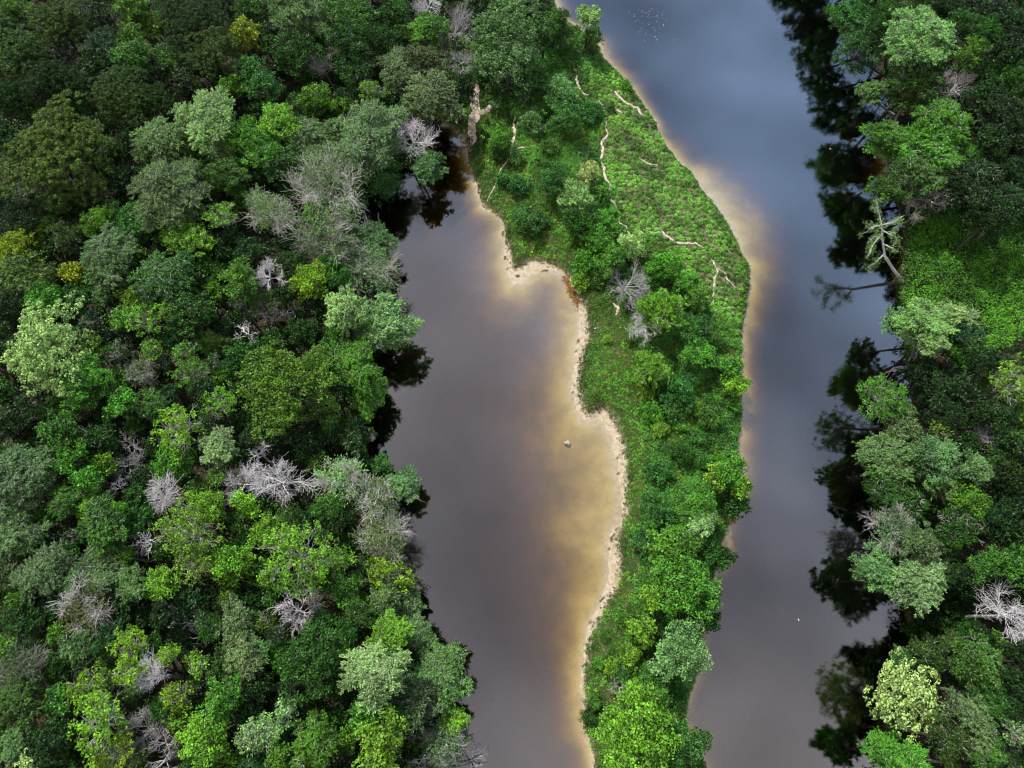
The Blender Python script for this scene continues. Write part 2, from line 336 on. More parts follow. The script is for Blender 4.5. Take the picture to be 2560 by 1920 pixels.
# ------------------------------------------------------------------ leaves
def leaves(c, nrm, L, W, r, along=None, v=None):
    """rhombic leaves at c with normals nrm"""
    n = len(c); nrm = nrm / (np.linalg.norm(nrm, axis=1)[:, None] + 1e-9)
    a = r.normal(size=(n, 3)) if along is None else along
    u = a - (a * nrm).sum(1)[:, None] * nrm; u /= np.linalg.norm(u, axis=1)[:, None] + 1e-9
    w_ = np.cross(nrm, u); L = np.asarray(L).reshape(-1, 1) * np.ones((n, 1)); W = np.asarray(W).reshape(-1, 1) * np.ones((n, 1))
    q = np.stack([c - u * L, c - w_ * W, c + u * L, c + w_ * W], 1).reshape(-1, 3)
    return q, np.arange(4 * n).reshape(-1, 4), (r.random(n) if v is None else v)
def sph(n, r):
    v = r.normal(size=(n, 3)); return v / np.linalg.norm(v, axis=1)[:, None]

def clumps_on_dome(R, sq, n, r, inner=.55, outer=.86, irr=.25):
    """lobes of an uneven crown: golden-angle spread over a dome, with random reach per side"""
    i = np.arange(n) + .5; rr = np.sqrt(i / n); th = i * 2.39996 + r.random() * 6.28 + r.normal(size=n) * .25
    ph = r.random(4) * 6.28
    reach = 1 + irr * (np.sin(th * 2 + ph[0]) * .5 + np.sin(th * 3 + ph[1]) * .5 + r.normal(size=n) * .35)
    rad = R * rr * outer * np.clip(reach, .5, 1.25)
    z = R * sq * (np.sqrt(np.clip(1 - rr ** 2, 0, 1)) * .8 + r.normal(size=n) * .12 - .2)
    top = np.stack([np.cos(th) * rad, np.sin(th) * rad, z], 1)
    m = max(5, n // 2); t2 = (np.arange(m) + r.random(m) * .7) * 6.283 / m; k2 = R * outer * r.uniform(.5, .82, m)
    low = np.stack([np.cos(t2) * k2, np.sin(t2) * k2, -R * sq * r.uniform(.35, 1.0, m)], 1)
    return np.vstack([top, low])

def limbs(T, tips, R, r, base_z, thick, pale_twigs=0, twig_len=.8):
    start = np.array([0, 0, base_z])
    for t in tips:
        mid = start + (t - start) * np.array([.45, .45, .3]) + r.normal(size=3) * R * .05
        m2 = start + (t - start) * np.array([.8, .8, .7]) + r.normal(size=3) * R * .05
        k = .5 + r.random() * .7
        T.tube([start, mid, m2, t], [thick * k, thick * k * .6, thick * k * .35, thick * .12], 4)
        for _ in range(pale_twigs):
            s0 = mid + (m2 - mid) * r.random() if r.random() < .5 else m2 + (t - m2) * r.random()
            d = (t - start); d = d / (np.linalg.norm(d) + 1e-6) + r.normal(size=3) * .7; d[2] += .35; d /= np.linalg.norm(d)
            l = twig_len * (.5 + r.random()); b_ = s0 + d * l * .5 + r.normal(size=3) * l * .1; e = s0 + d * l + r.normal(size=3) * l * .15
            T.tube([s0, b_, e], [thick * .22, thick * .14, .015], 3)
            for __ in range(2):
                d2 = d + r.normal(size=3) * .6; d2 /= np.linalg.norm(d2)
                T.tube([b_, b_ + d2 * l * .6], [thick * .12, .012], 3)

def make_broad(R, seed, leafL=.15, dens=1.0, nl=None, sub_r=.58, sq=.75, irr=.48, drop_=.1, curl=.55, rosette=False, sparse=1.0):
    r = np.random.default_rng(seed); n = nl or int(9 + R * 2.6)
    cc = clumps_on_dome(R * .84, sq, n, r, irr=irr)
    lr = R * (.98 / math.sqrt(n)) * 1.35
    C, NN, VV, AL = [], [], [], []
    lobe_r = []
    for c in cc:
        rl = lr * (.7 + .6 * r.random()); lobe_r.append(rl)
        ns = max(4, int(2.4 * rl * rl / (sub_r * sub_r) * sparse))
        d = sph(ns, r); d[:, 2] = np.abs(d[:, 2]) * 1.0 - .3; d /= np.linalg.norm(d, axis=1)[:, None]
        sc = c + d * rl * (.62 + .38 * r.random((ns, 1))) * np.array([1, 1, .8])
        for s_ in sc:
            if r.random() < drop_: continue
            sr = sub_r * (.55 + .75 * r.random()); nlv = int(dens * 30 * (sr / .62) ** 2 * (.17 / leafL) ** 1.6)
            if nlv < 3: continue
            e = sph(nlv, r); e[:, 2] = e[:, 2] * .75 + .28
            p = s_ + e * sr * (.55 + .45 * r.random((nlv, 1))) * np.array([1, 1, .7])
            C.append(p); NN.append(e * (1 - curl) + sph(nlv, r) * curl + np.array([0, 0, .25]))
            VV.append(np.clip(.5 + (r.random() - .5) * .75 + r.normal(size=nlv) * .18, 0, 1)); AL.append(e + r.normal(size=(nlv, 3)) * .5)
    C, NN, VV, AL = np.vstack(C), np.vstack(NN), np.concatenate(VV), np.vstack(AL)
    s = leafL * (.7 + .6 * r.random(len(C)))
    q, f, v = leaves(C, NN, s, s * .55, r, AL, VV)
    return (q, f, v), cc
def make_pine(R, seed):
    r = np.random.default_rng(seed); n = int(8 + R * 2.2)
    cc = clumps_on_dome(R * .86, .55, n, r, irr=.35); lr = R / math.sqrt(n) * 1.35
    C, NN, AL, VV = [], [], [], []
    for c in cc:
        rl = lr * (.7 + .6 * r.random()); nt_ = int(9 * rl * rl) + 5
        d = sph(nt_, r); d[:, 2] = np.abs(d[:, 2]) * .9 - .15
        tc_ = c + d * rl * np.array([1, 1, .55])
        for t in tc_:
            m = 34; e = sph(m, r); e[:, 2] = np.abs(e[:, 2]) * .7 + .02; e += (t - c) / rl * .35 ; e /= np.linalg.norm(e, axis=1)[:, None]
            ln = .36 * (.7 + .5 * r.random((m, 1)))
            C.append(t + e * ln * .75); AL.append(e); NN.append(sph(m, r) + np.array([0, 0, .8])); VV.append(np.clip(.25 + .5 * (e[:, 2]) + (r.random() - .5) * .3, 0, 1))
    C, NN, AL, VV = map(np.concatenate, (C, NN, AL, VV))
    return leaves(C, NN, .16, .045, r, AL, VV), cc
def make_feather(R, seed, leafL=.15, dens=1.0, sq=.7, width=.055, droop=0.0):
    r = np.random.default_rng(seed); n = int(10 + R * 3)
    cc = clumps_on_dome(R * .84, sq, n, r, irr=.45); lr = R / math.sqrt(n) * 1.4
    C, NN, AL, VV, sp = [], [], [], [], []
    for c in cc:
        rl = lr * (.7 + .6 * r.random()); ns = int(11 * rl * rl) + 6; tone = r.random() - .5
        d = sph(ns, r); d[:, 2] = np.abs(d[:, 2]) * .9 - .2
        s0 = c + d * rl * .35 * np.array([1, 1, .8]); s1 = c + d * rl * (.8 + .4 * r.random((ns, 1))) * np.array([1, 1, .75]); s1[:, 2] -= droop * rl * r.random(ns)
        for a, b in zip(s0, s1):
            m = int(30 * dens); t = r.random((m, 1)) ** .7
            ax = (b - a) / (np.linalg.norm(b - a) + 1e-6); off = sph(m, r); p = a + (b - a) * t + off * .17 * (.4 + r.random((m, 1)))
            C.append(p); AL.append(ax + off * .9); NN.append(sph(m, r) * .8 + np.array([0, 0, .7])); VV.append(np.clip(.5 + tone * .5 + r.normal(size=m) * .25, 0, 1))
            if r.random() < .6: sp.append((a, b + ax * .05))
    C, NN, AL, VV = map(np.concatenate, (C, NN, AL, VV))
    return leaves(C, NN, leafL * (.6 + .8 * r.random(len(C))), width, r, AL, VV), cc, sp
def bare(T, R, seed, density=1.0, flat=.55, thick=.11, up=.5, nmain=7):
    """bare crown: limbs fork again and again out to fine twigs"""
    r = np.random.default_rng(seed)
    def br(p, d, l, rad, lev):
        pts = [p]; q = p.copy(); dd = d.copy(); ns = 4 if lev < 2 else 3
        for i in range(ns):
            dd = dd + r.normal(size=3) * (.2 if lev < 2 else .24); dd[2] += .02; dd /= np.linalg.norm(dd); q = q + dd * l / ns; pts.append(q.copy())
        e = max(rad * .5, .014)
        T.tube(pts, np.linspace(rad, e, ns + 1), 4 if lev < 2 else 3)
        if lev >= 3: return
        nch = ([6, 5, 4] if R > 3.8 else [5, 5, 4] if R > 2.5 else [5, 4, 3])[lev]; nch = max(2, int(round(nch * density)))
        for i in range(nch):
            f_ = .3 + .7 * (i + r.random() * .6) / nch; k = min(int(f_ * ns), ns - 1); b = np.array(pts[k]) + (np.array(pts[k + 1]) - pts[k]) * (f_ * ns - k if k < ns else 1)
            side = r.normal(size=3); side[2] *= flat; nd = dd * .9 + side / np.linalg.norm(side) * .72; nd[2] += .08; nd /= np.linalg.norm(nd)
            br(b, nd, l * (.6 + .2 * r.random()), rad * (.48 if lev < 1 else .5), lev + 1)
    for i in range(nmain):
        a = i * 6.283 / nmain + r.normal() * .35; el = up * (.4 + 1.0 * r.random())
        d = np.array([math.cos(a), math.sin(a), el]); d /= np.linalg.norm(d)
        br(np.array([0, 0, -R * .3 + r.normal() * .08 * R]), d, R * (.5 + .2 * r.random()), thick * (.7 + .5 * r.random()), 0)

# ------------------------------------------------------------------ prototypes: (crown mesh, branches mesh) per kind, size and variant
PROTO = {}
RS = {'S': 1.8, 'M': 3.0, 'L': 4.6, 'X': 7.0}
def proto(kind, size, var):
    key = (kind, size, var)
    if key in PROTO: return PROTO[key]
    R = RS[size]; seed = abs(hash_(kind + size)) % 9999 + var * 101
    r = np.random.default_rng(seed + 5); T = Tubes(); cm_ = None; mat = M_leaf
    if kind == 'B': g, cc = make_broad(R, seed); limbs(T, cc, R, r, -R * .6, .09, 2, R * .3)
    elif kind == 'V': g, cc = make_broad(R, seed, sq=1.25, sub_r=.5, leafL=.13); limbs(T, cc[::3], R, r, -R * .6, .10, 1)
    elif kind == 'K': g, cc = make_broad(R, seed, leafL=.13, sub_r=.42, drop_=.3, irr=.45, sparse=.62, dens=.95); limbs(T, cc, R, r, -R * .5, .11, 4, R * .3)
    elif kind == 'C': g, cc = make_broad(R, seed, leafL=.15, sub_r=.40, drop_=.12, irr=.4, curl=.35, sparse=.75, dens=.95); limbs(T, cc[::2], R, r, -R * .6, .09, 1)
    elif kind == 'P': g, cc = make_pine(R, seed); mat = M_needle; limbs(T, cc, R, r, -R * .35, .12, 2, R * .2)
    elif kind == 'F':
        g, cc, sp = make_feather(R, seed); limbs(T, cc, R, r, -R * .55, .10, 3, R * .28)
        for a, b in sp: T.tube([a, (a + b) / 2 + r.normal(size=3) * .08, b], [.04, .03, .018], 3)
    elif kind == 'W':
        g, cc, sp = make_feather(R, seed, leafL=.17, dens=.8, width=.05, droop=.5); limbs(T, cc, R, r, -R * .7, .11, 3, R * .3)
    elif kind == 'H':
        g, cc, sp = make_feather(R, seed, dens=.22, leafL=.13); bare(T, R, seed, 1.0, nmain=8, thick=.095)
    elif kind == 'D': g = None; bare(T, R, seed, 1.0 if size != 'S' else .8, nmain=7 if size != 'S' else 5, thick=.088)
    elif kind == 'S': g, cc = make_broad(R, seed, sq=.7, leafL=.13, sub_r=.45, irr=.45, dens=1.1); limbs(T, cc[::3], R, r, -R * .5, .05, 0)
    if kind in 'DH':
        A_ = np.vstack(T.co); k_ = R / np.percentile(np.hypot(A_[:, 0], A_[:, 1]), 96); T.co = [c_ * np.array([k_, k_, min(k_, 1.15)]) for c_ in T.co]
    if g is not None:
        q, f, v = g
        # fit to nominal radius
        rad = np.percentile(np.hypot(q[:, 0], q[:, 1]), 97); q[:, :2] *= R / rad
        cm_ = build('crown', q, f, mat, attr={'v': ('FACE', v)}, link=False)
    bm_ = T.mesh('branches', M_branch)
    PROTO[key] = (cm_, bm_, R); return PROTO[key]
def hash_(s):
    h = 7
    for ch in s: h = (h * 131 + ord(ch)) % 1000003
    return h
T = Tubes(); zz = np.linspace(0, 1, 7)
T.tube([(.25 * math.sin(z * 3.1) * z * .5, .2 * math.sin(z * 4.7 + 1) * z * .5, z) for z in zz], .26 - .14 * zz + .1 * np.exp(-zz * 14), 8)
TRUNK = T.mesh('trunk', M_branch)

COL = {  # leaf colour and its words; edge vignette is darkened into very dark green
 'dk': ((.011, .034, .006), 'very dark green'), 'dg': ((.020, .070, .009), 'deep green'), 'md': ((.042, .112, .016), 'mid green'), 'br': ((.062, .185, .020), 'bright green'),
 'lm': ((.100, .235, .020), 'lime green'), 'yl': ((.120, .240, .014), 'yellow green'), 'yw': ((.165, .215, .012), 'golden yellow'), 'ol': ((.027, .060, .011), 'olive green'), 'oy': ((.043, .088, .014), 'yellowish olive'),
 'pg': ((.165, .290, .105), 'pale green'), 'gg': ((.082, .158, .056), 'greyish green'), 'bl': ((.036, .120, .024), 'bluish green'), 'bg': ((.095, .200, .070), 'pale bluish'),
 'bd': ((.016, .052, .015), 'dark bluish'), 'pc': ((.240, .360, .125), 'cream tipped'), 'ym': ((.058, .140, .012), 'yellow tinged'), 'wh': ((.1, .15, .06), 'whitish'), 'gy': ((.07, .12, .05), 'grey'), 'bn': ((.052, .080, .026), 'brownish')}

# windows of the photograph (x0, y0); entries: x y r kind colour [height] [=landmark name], in the window's own 2.592x pixels
WIN = {
(0,0): """380 150 190 P ol 13|130 330 200 P ol 13|10 190 120 P dk 12|380 540 190 P dk 12|60 620 150 P dk 11|780 630 230 P ol 13|1010 640 120 P dk 12|350 1010 340 P oy 14 =giant yellowish pine|1250 130 230 P dk 13|1370 330 180 P ol 13
60 50 90 B ym|630 110 110 B dk|860 60 110 B ym|850 235 95 B ym|660 310 130 B bd|880 370 120 B md|1100 370 130 B md|1230 520 120 B dk|1590 240 115 B yw 11 =golden tree|1620 60 100 B md|1610 480 110 B bl|1500 570 80 B ym|1370 470 90 B dg|620 440 120 B dk
1360 790 210 F pg 12 =round pale feathery tree|1050 930 180 F gg 12|1110 1260 240 F gg 12|1610 920 170 B br|1450 1130 140 B md|850 900 100 B dk|890 1450 150 B bl|1240 1560 150 B lm|1100 1530 70 B lm|1430 1400 110 K lm 11|720 1620 160 F gg 11
100 1620 170 B yw 10 =yellow edge tree|620 1460 100 B ym|430 1540 110 B ol|780 1180 120 B dk|150 1430 150 B dk|30 1340 110 B dk|60 870 80 B dk|1450 30 100 B dk|230 90 70 B ym""",
(640,0): """260 90 200 F gg|80 230 110 B dk|250 370 170 B dg|620 110 160 B md|620 300 180 B dg|900 90 110 B dg|1120 190 120 F br 12 =bright plume tree|1280 180 140 D gy 12|1110 20 100 D wh|1330 390 100 D gy 10|1110 400 130 F bn 11 =brown feathery tree|440 440 100 D gy 8|670 470 110 F dg|930 480 160 F gg|1130 640 180 F gg 12
1330 580 110 B dk|750 590 80 K lm|390 650 110 B ym|50 570 120 B bl|150 790 140 B lm|60 1000 140 B br|540 670 80 B ym|730 890 230 F bg 12 =wide bluish tree|1020 890 135 D wh 12 =curly white snag|1110 1080 120 F gg 10|350 900 170 F gg|460 1170 250 H wh 12 =great white branched tree
90 1370 165 H wh 12 =fan branched tree|390 1370 80 F br 11|440 1500 220 H gg 11|760 1570 140 F gg 10|820 1190 110 F bl 9|950 700 60 D wh|1480 60 150 B dk|190 1100 130 B dg|560 620 60 B dk""",
(1280,0): """130 60 150 B dk|-35 230 235 C gg 12 =tall pale tree|-25 470 190 V gg 9|-150 400 120 V gg 8|290 130 90 B md|490 100 85 B pg 12|510 260 85 V md 9|350 260 90 V md 10|320 590 100 V bg 9|330 750 120 V bl 8 =vine draped tower|210 230 80 B dg|120 520 110 B dg|520 740 95 S bl|130 800 105 S bg|490 1130 85 V pc 8 =cream topped tree|400 1300 120 V pg 8|250 1180 100 B bl 6|40 1200 80 S bl|590 1250 70 B br 5
440 1430 130 B dg 6|620 1420 100 B br 5|780 1590 95 V pc 7|120 1440 120 S bl|560 1560 110 B br 5|-90 900 95 V br 6|-70 1010 60 S dg|740 560 42 S br|430 660 50 S md|640 700 36 S md|250 960 70 S md|-60 1160 60 S bl|30 1040 60 S md""",
(1280,640): """480 60 110 S br|640 20 120 B br 5|450 170 70 S lm|560 150 70 S md|750 180 140 D gy 5 =grey bare bush|965 340 135 W lm 9 =lime willow|860 440 110 D wh 8|890 720 115 W lm 7|1000 90 120 B br 4|1130 190 100 B br 4|1190 280 90 B br 4|1190 480 115 B bl 6|1190 630 105 B br 6|1090 870 140 S bl|1040 1000 90 S bl
1420 720 85 B br 5|1450 830 85 B lm 5|1440 960 55 S br|870 900 70 S lm|900 1010 80 S br|960 1120 60 S lm|1090 1110 45 S br|1400 1400 130 B br 8|1470 1490 95 B lm 8|1340 1440 90 B lm 7|1440 1610 95 B dg 6|1220 1610 110 B br 7|960 1630 110 B bl 6|950 1400 90 S bl|1210 980 40 S lm|780 540 50 S md|1350 1330 60 S br|620 540 34 S lm|1210 1180 70 S bl|1260 1050 90 S md|1320 560 60 S md|1330 700 60 S bl|1100 1280 80 S dg|1240 1330 60 S md""",
(1280,1280): """1230 80 100 F pg 7|1060 230 160 B br 8|1340 290 100 B dg 7|1110 450 210 B br 9 =tall bright spit tree|900 560 85 B lm 6|1270 690 90 B dg 5|850 770 100 B lm 5|1090 920 195 B bg 9 =round bluish spit tree|770 930 80 S lm|700 1140 75 D gy 3|830 1420 255 B lm 9 =big lime spit tree|1120 1510 140 B bl 7|840 190 80 S bl|700 680 55 S br|960 1200 60 B md|540 1230 60 S md|640 1010 60 S lm
720 1060 60 S bl|500 1330 60 S dg|1240 1470 60 B bl 5|920 1010 60 S md|600 800 40 S md|1060 1180 70 S dg|930 90 100 S bl|1110 110 70 B br 6|560 980 45 S br|1250 550 110 B br 7""",
(0,640): """180 130 180 C oy 11|470 110 80 B yw|700 70 160 F gg|60 350 120 B dk|300 260 120 B br|500 290 130 B dg|330 620 320 C pc 13 =great cream tree|560 820 180 B br 11|790 950 100 B br|960 400 140 K lm 11|980 600 90 K lm|800 400 90 B br|1080 180 210 F bl 11|1250 370 150 B dg|1390 230 80 B ym|1550 150 130 B br 12 =glossy bright tree
1595 500 85 D wh 10|900 750 100 H gy 9|750 630 85 K dg|1210 620 90 K br|1240 760 110 K br|1600 690 150 B dg|1430 950 110 K lm 11|1150 1120 165 K yl 12 =yellow forked tree|1120 1340 140 B br|1420 1230 115 F pg 11 =pale powder puff tree|1000 980 110 F md|840 1210 95 D gy 8|820 1350 105 D gy 8|400 1150 140 B md|600 1200 140 F dg|270 1370 100 B md|470 1320 100 B br
560 1450 90 B br|90 1440 220 F gg 12|430 1580 120 F md|1040 1570 130 D wh 11 =fan shaped dead tree|880 1540 80 B dg|760 1490 60 D gy|100 1060 150 B dk|380 1000 120 C dg|1310 880 90 B dk|1370 1620 110 B lm|1590 1610 90 B lm|620 1640 110 B lm|770 1640 60 B br|660 260 70 C gg|180 270 80 B dk""",
(640,640): """80 120 110 D wh 11 =slender white dead tree|350 170 125 B yl 11 =yellow clustered tree|480 60 80 B md|720 80 200 H gg 11|550 160 80 B dg|580 350 140 F pg 12|840 440 185 F pg 12 =pale waterside dome|100 390 80 D gy 7|200 360 55 D gy 7|300 500 100 B dg 7|210 840 320 B ym 13 =giant rounded tree|650 690 170 F br 11|730 900 140 F br 10|630 1160 125 F dg 9|150 1450 185 D wh 12 =biggest white dead tree
20 1270 75 D wh 11|-90 1470 130 D wh 10|560 1440 155 H pg 11|770 1570 150 H wh 11|960 1480 115 F bg 10 =bluish waterside plume|810 1350 70 F bl 9|330 1230 100 B dk 8|480 1640 110 B md|400 480 70 B dk 6|-40 1180 60 B dk""",
(640,1280): """80 120 120 B lm|270 290 260 K lm 13 =wide lime lattice tree|530 310 100 K lm|820 140 180 H wh 11 =silver misty tree|850 400 150 K yl 9|560 60 90 B dk|590 500 115 B md|640 620 90 B br|270 640 160 D wh 9 =forked dead tree|830 590 105 F gg|990 590 95 F bg 9|700 670 90 F ol|860 790 130 F lm|1060 790 110 F gg 10|600 760 80 F dg|350 960 220 B dg 12 =deep green globe tree|430 720 95 B dg|760 1030 200 F pg 13 =glowing pale dome
1180 1080 190 F gg 11|1250 950 100 F gg 10|1040 1240 150 F gg 10|1270 1340 90 F lm 9|1230 1500 150 H gg 9|1390 1620 100 D gy 7|1050 1640 80 D gy 7|700 1320 110 B br 10|800 1500 185 B lm 12|900 1340 100 B dg 8|380 1500 165 F ym 11|180 1180 80 D gy 8|200 1290 90 K pg 9|60 1430 125 K pg 10|150 1600 80 B br|10 900 70 F gg|250 1210 120 B dk 7|30 1130 100 B dk""",
(0,1280): """120 100 180 F gg|680 80 165 F md 11|940 190 100 D wh 10|1230 110 220 K lm 12|1250 340 130 K lm|1050 460 120 B lm|1480 330 130 B lm|300 400 180 F gg|650 400 180 F gg|860 460 100 F gg|550 620 170 H bn 10|60 400 120 F bn|200 740 190 V dg 12 =knobbly dark globe tree|520 860 110 F gg|1190 720 80 D wh 8 =toppled white snag|1060 660 90 B dk|1530 730 150 F gg|1570 960 150 F gg
840 860 120 K yl 12|830 1040 115 K yl 12|580 1130 130 K yl 11|640 1350 190 K yl 12 =sprawling yellow tree|1080 930 75 K yl|1280 990 85 K yl|1150 1190 105 K yl|1000 1060 135 D wh 12 =crooked white limbed tree|130 1050 190 H bn|100 1250 150 F md|100 1500 140 F gg|940 1400 130 D gy 9|1060 1500 90 D gy|1060 1620 100 D gy|720 1600 140 K yl|1430 1220 145 B br|1350 1450 170 B lm|1620 1450 100 K pg|340 1480 140 B dk
700 800 110 B bd|180 1640 70 C pc|1450 1000 120 B dg|540 1000 80 B dk|1370 560 90 B dk 6|1150 850 90 F dk 7|800 630 90 B bd 7""",
(1920,0): """560 120 150 B bl 10|600 310 140 B bl 9|800 110 140 B dg|990 250 200 F pg 13 =tall misty feathery tree|1030 110 80 F pg|680 600 95 F gg 9|950 560 165 F md 10|1210 550 120 D wh 9 =spidery white tree|1130 780 175 F br 12 =spreading bright tree|800 900 140 F br 11|1060 960 190 F br 11|1310 1010 90 F br|960 1140 170 F md 9|760 1230 110 B md 8|1300 1180 200 F dk 9|1450 920 120 B dk
1240 140 100 B dg|1400 200 110 B dg|1320 340 110 B ym|1560 330 120 B dk|1500 480 120 B dg|1400 650 130 B dk|1600 520 100 B dg|1550 750 150 B dk|1620 930 110 B dk|1600 150 120 B dk|1450 60 100 B dk|1150 20 100 B dk|1620 1300 120 F bd|1450 1400 140 B dk|1560 1100 100 B dk|470 -700 230 B bl 13|330 -900 250 B dg 13|600 -420 190 F dg 12|560 -160 170 B bl 12|1060 1280 130 H dk 7""",
(1920,640): """1030 430 160 F pg 11 =reaching pale tree|850 430 110 F bg 9|1210 400 120 F pg 10|1060 540 100 F pg|1590 820 160 K lm 11 =lime edge tree|1260 500 120 F bd|1030 760 110 B dk 5|1210 870 150 B dk|1150 1050 120 B dk|1400 680 120 B dk|740 920 160 K br 11 =waterside leafy tree|870 1110 150 F gg 10|1130 1130 90 K lm 10|800 1300 180 F gg 10|1100 1300 150 F gg 10|1160 1440 120 F gg|1330 1380 100 F gg
1430 1190 105 D wh 9 =lone white snag|840 1560 170 F dg 9|1500 1050 120 B dk|1600 1200 120 B dg|1550 1450 130 B dk|1300 1610 140 B ym|1600 1620 90 B dk|1350 1020 80 B dk|1050 900 90 B dk 4""",
(1920,1280): """820 120 150 H gy 11 =silver twigged tree|700 380 150 F bg 10|990 440 185 F pg 12 =bright riverside tree|1010 200 120 F gg 11|1270 60 140 K dg|1190 160 110 B dg|1420 340 120 B md|1580 320 130 B md|1560 660 190 D wh 12 =lilac dead tree|1100 650 140 S dk 3|1030 930 110 F ol|1350 980 180 F md 11|1420 1180 150 F dg|1320 1340 170 F gg|1200 1480 140 F ol|1400 1550 140 F md|900 1180 220 C pc 12 =cream riverside tree
760 1570 130 F br 9|930 1610 110 F br 9|1620 1430 100 K pg|1600 1100 100 B dk|870 960 75 F bl 6|1590 1270 90 B dk|1000 780 110 S dk 3|1230 760 110 S dg 3|1280 560 110 S dk 3|1500 60 110 B dk|1620 130 90 B dk|1600 900 80 B dk|1180 860 80 F ol 6"""}
KINDS = {'B': ('broadleaf_tree', 'leafy tree'), 'V': ('vine_covered_tree', 'vine draped tree'), 'K': ('open_crowned_tree', 'open crowned tree'), 'C': ('tufted_tree', 'tufted tree'), 'P': ('pine_tree', 'pine'),
         'F': ('feathery_tree', 'feathery tree'), 'W': ('willow_tree', 'willow'), 'H': ('half_bare_tree', 'half bare tree'), 'D': ('dead_tree', 'dead tree'), 'S': ('shrub', 'shrub')}
trees = []
for (wx, wy), s in WIN.items():
    for e in s.replace('\n', '|').split('|'):
        e = e.strip()
        if not e: continue
        nm = None
        if '=' in e: e, nm = e.split('='); nm = nm.strip()
        q = e.split(); x, y, rr = (float(v) / 2.592 for v in q[:3])
        kd, cl = q[3], q[4]; h = float(q[5]) if len(q) > 5 else None
        trees.append(dict(px=wx + x, py=wy + y, r=rr, k=kd, c=cl, h=h, n=nm))
rt = random.Random(5)
def is_spit(x, y): return bool(inside(np.array([x]), np.array([y]), spit_poly)[0])
for t in trees:
    if t['h'] is None: t['h'] = rt.uniform(8.2, 11.2) if t['k'] != 'S' else None
# fill the gaps of the wood with lower trees (only where the photo has canopy)
hand = np.array([(t['px'], t['py'], t['r']) for t in trees])
cand = [(rt.uniform(-40, 2600), rt.uniform(-40, 1960)) for _ in range(9000)]; nf = 0
for px, py in cand:
    d = np.hypot(hand[:, 0] - px, hand[:, 1] - py) - hand[:, 2] * .72
    if d.min() < 20: continue
    p = onz(px, py, 6.0); b = onz(px, py, 2.0)
    if sample(SD, b[0], b[1]) < 2.0 or is_spit(p[0], p[1]): continue
    if 1180 < px < 1900: continue
    if px > 2000 and sample(SD, b[0], b[1]) < 6: continue
    if px > 2240 and 480 < py < 880: continue
    rr = min(max(d.min() + 8, 24), 44)
    trees.append(dict(px=px, py=py, r=rr, k=rt.choice('BBBBFK'), c=rt.choice(['dk', 'dk', 'dg', 'dg', 'md', 'bd', 'ym']), h=rt.uniform(5.5, 8.5), n=None)); nf += 1
    hand = np.vstack([hand, (px, py, rr)])
print('filler', nf, 'trees', len(trees))

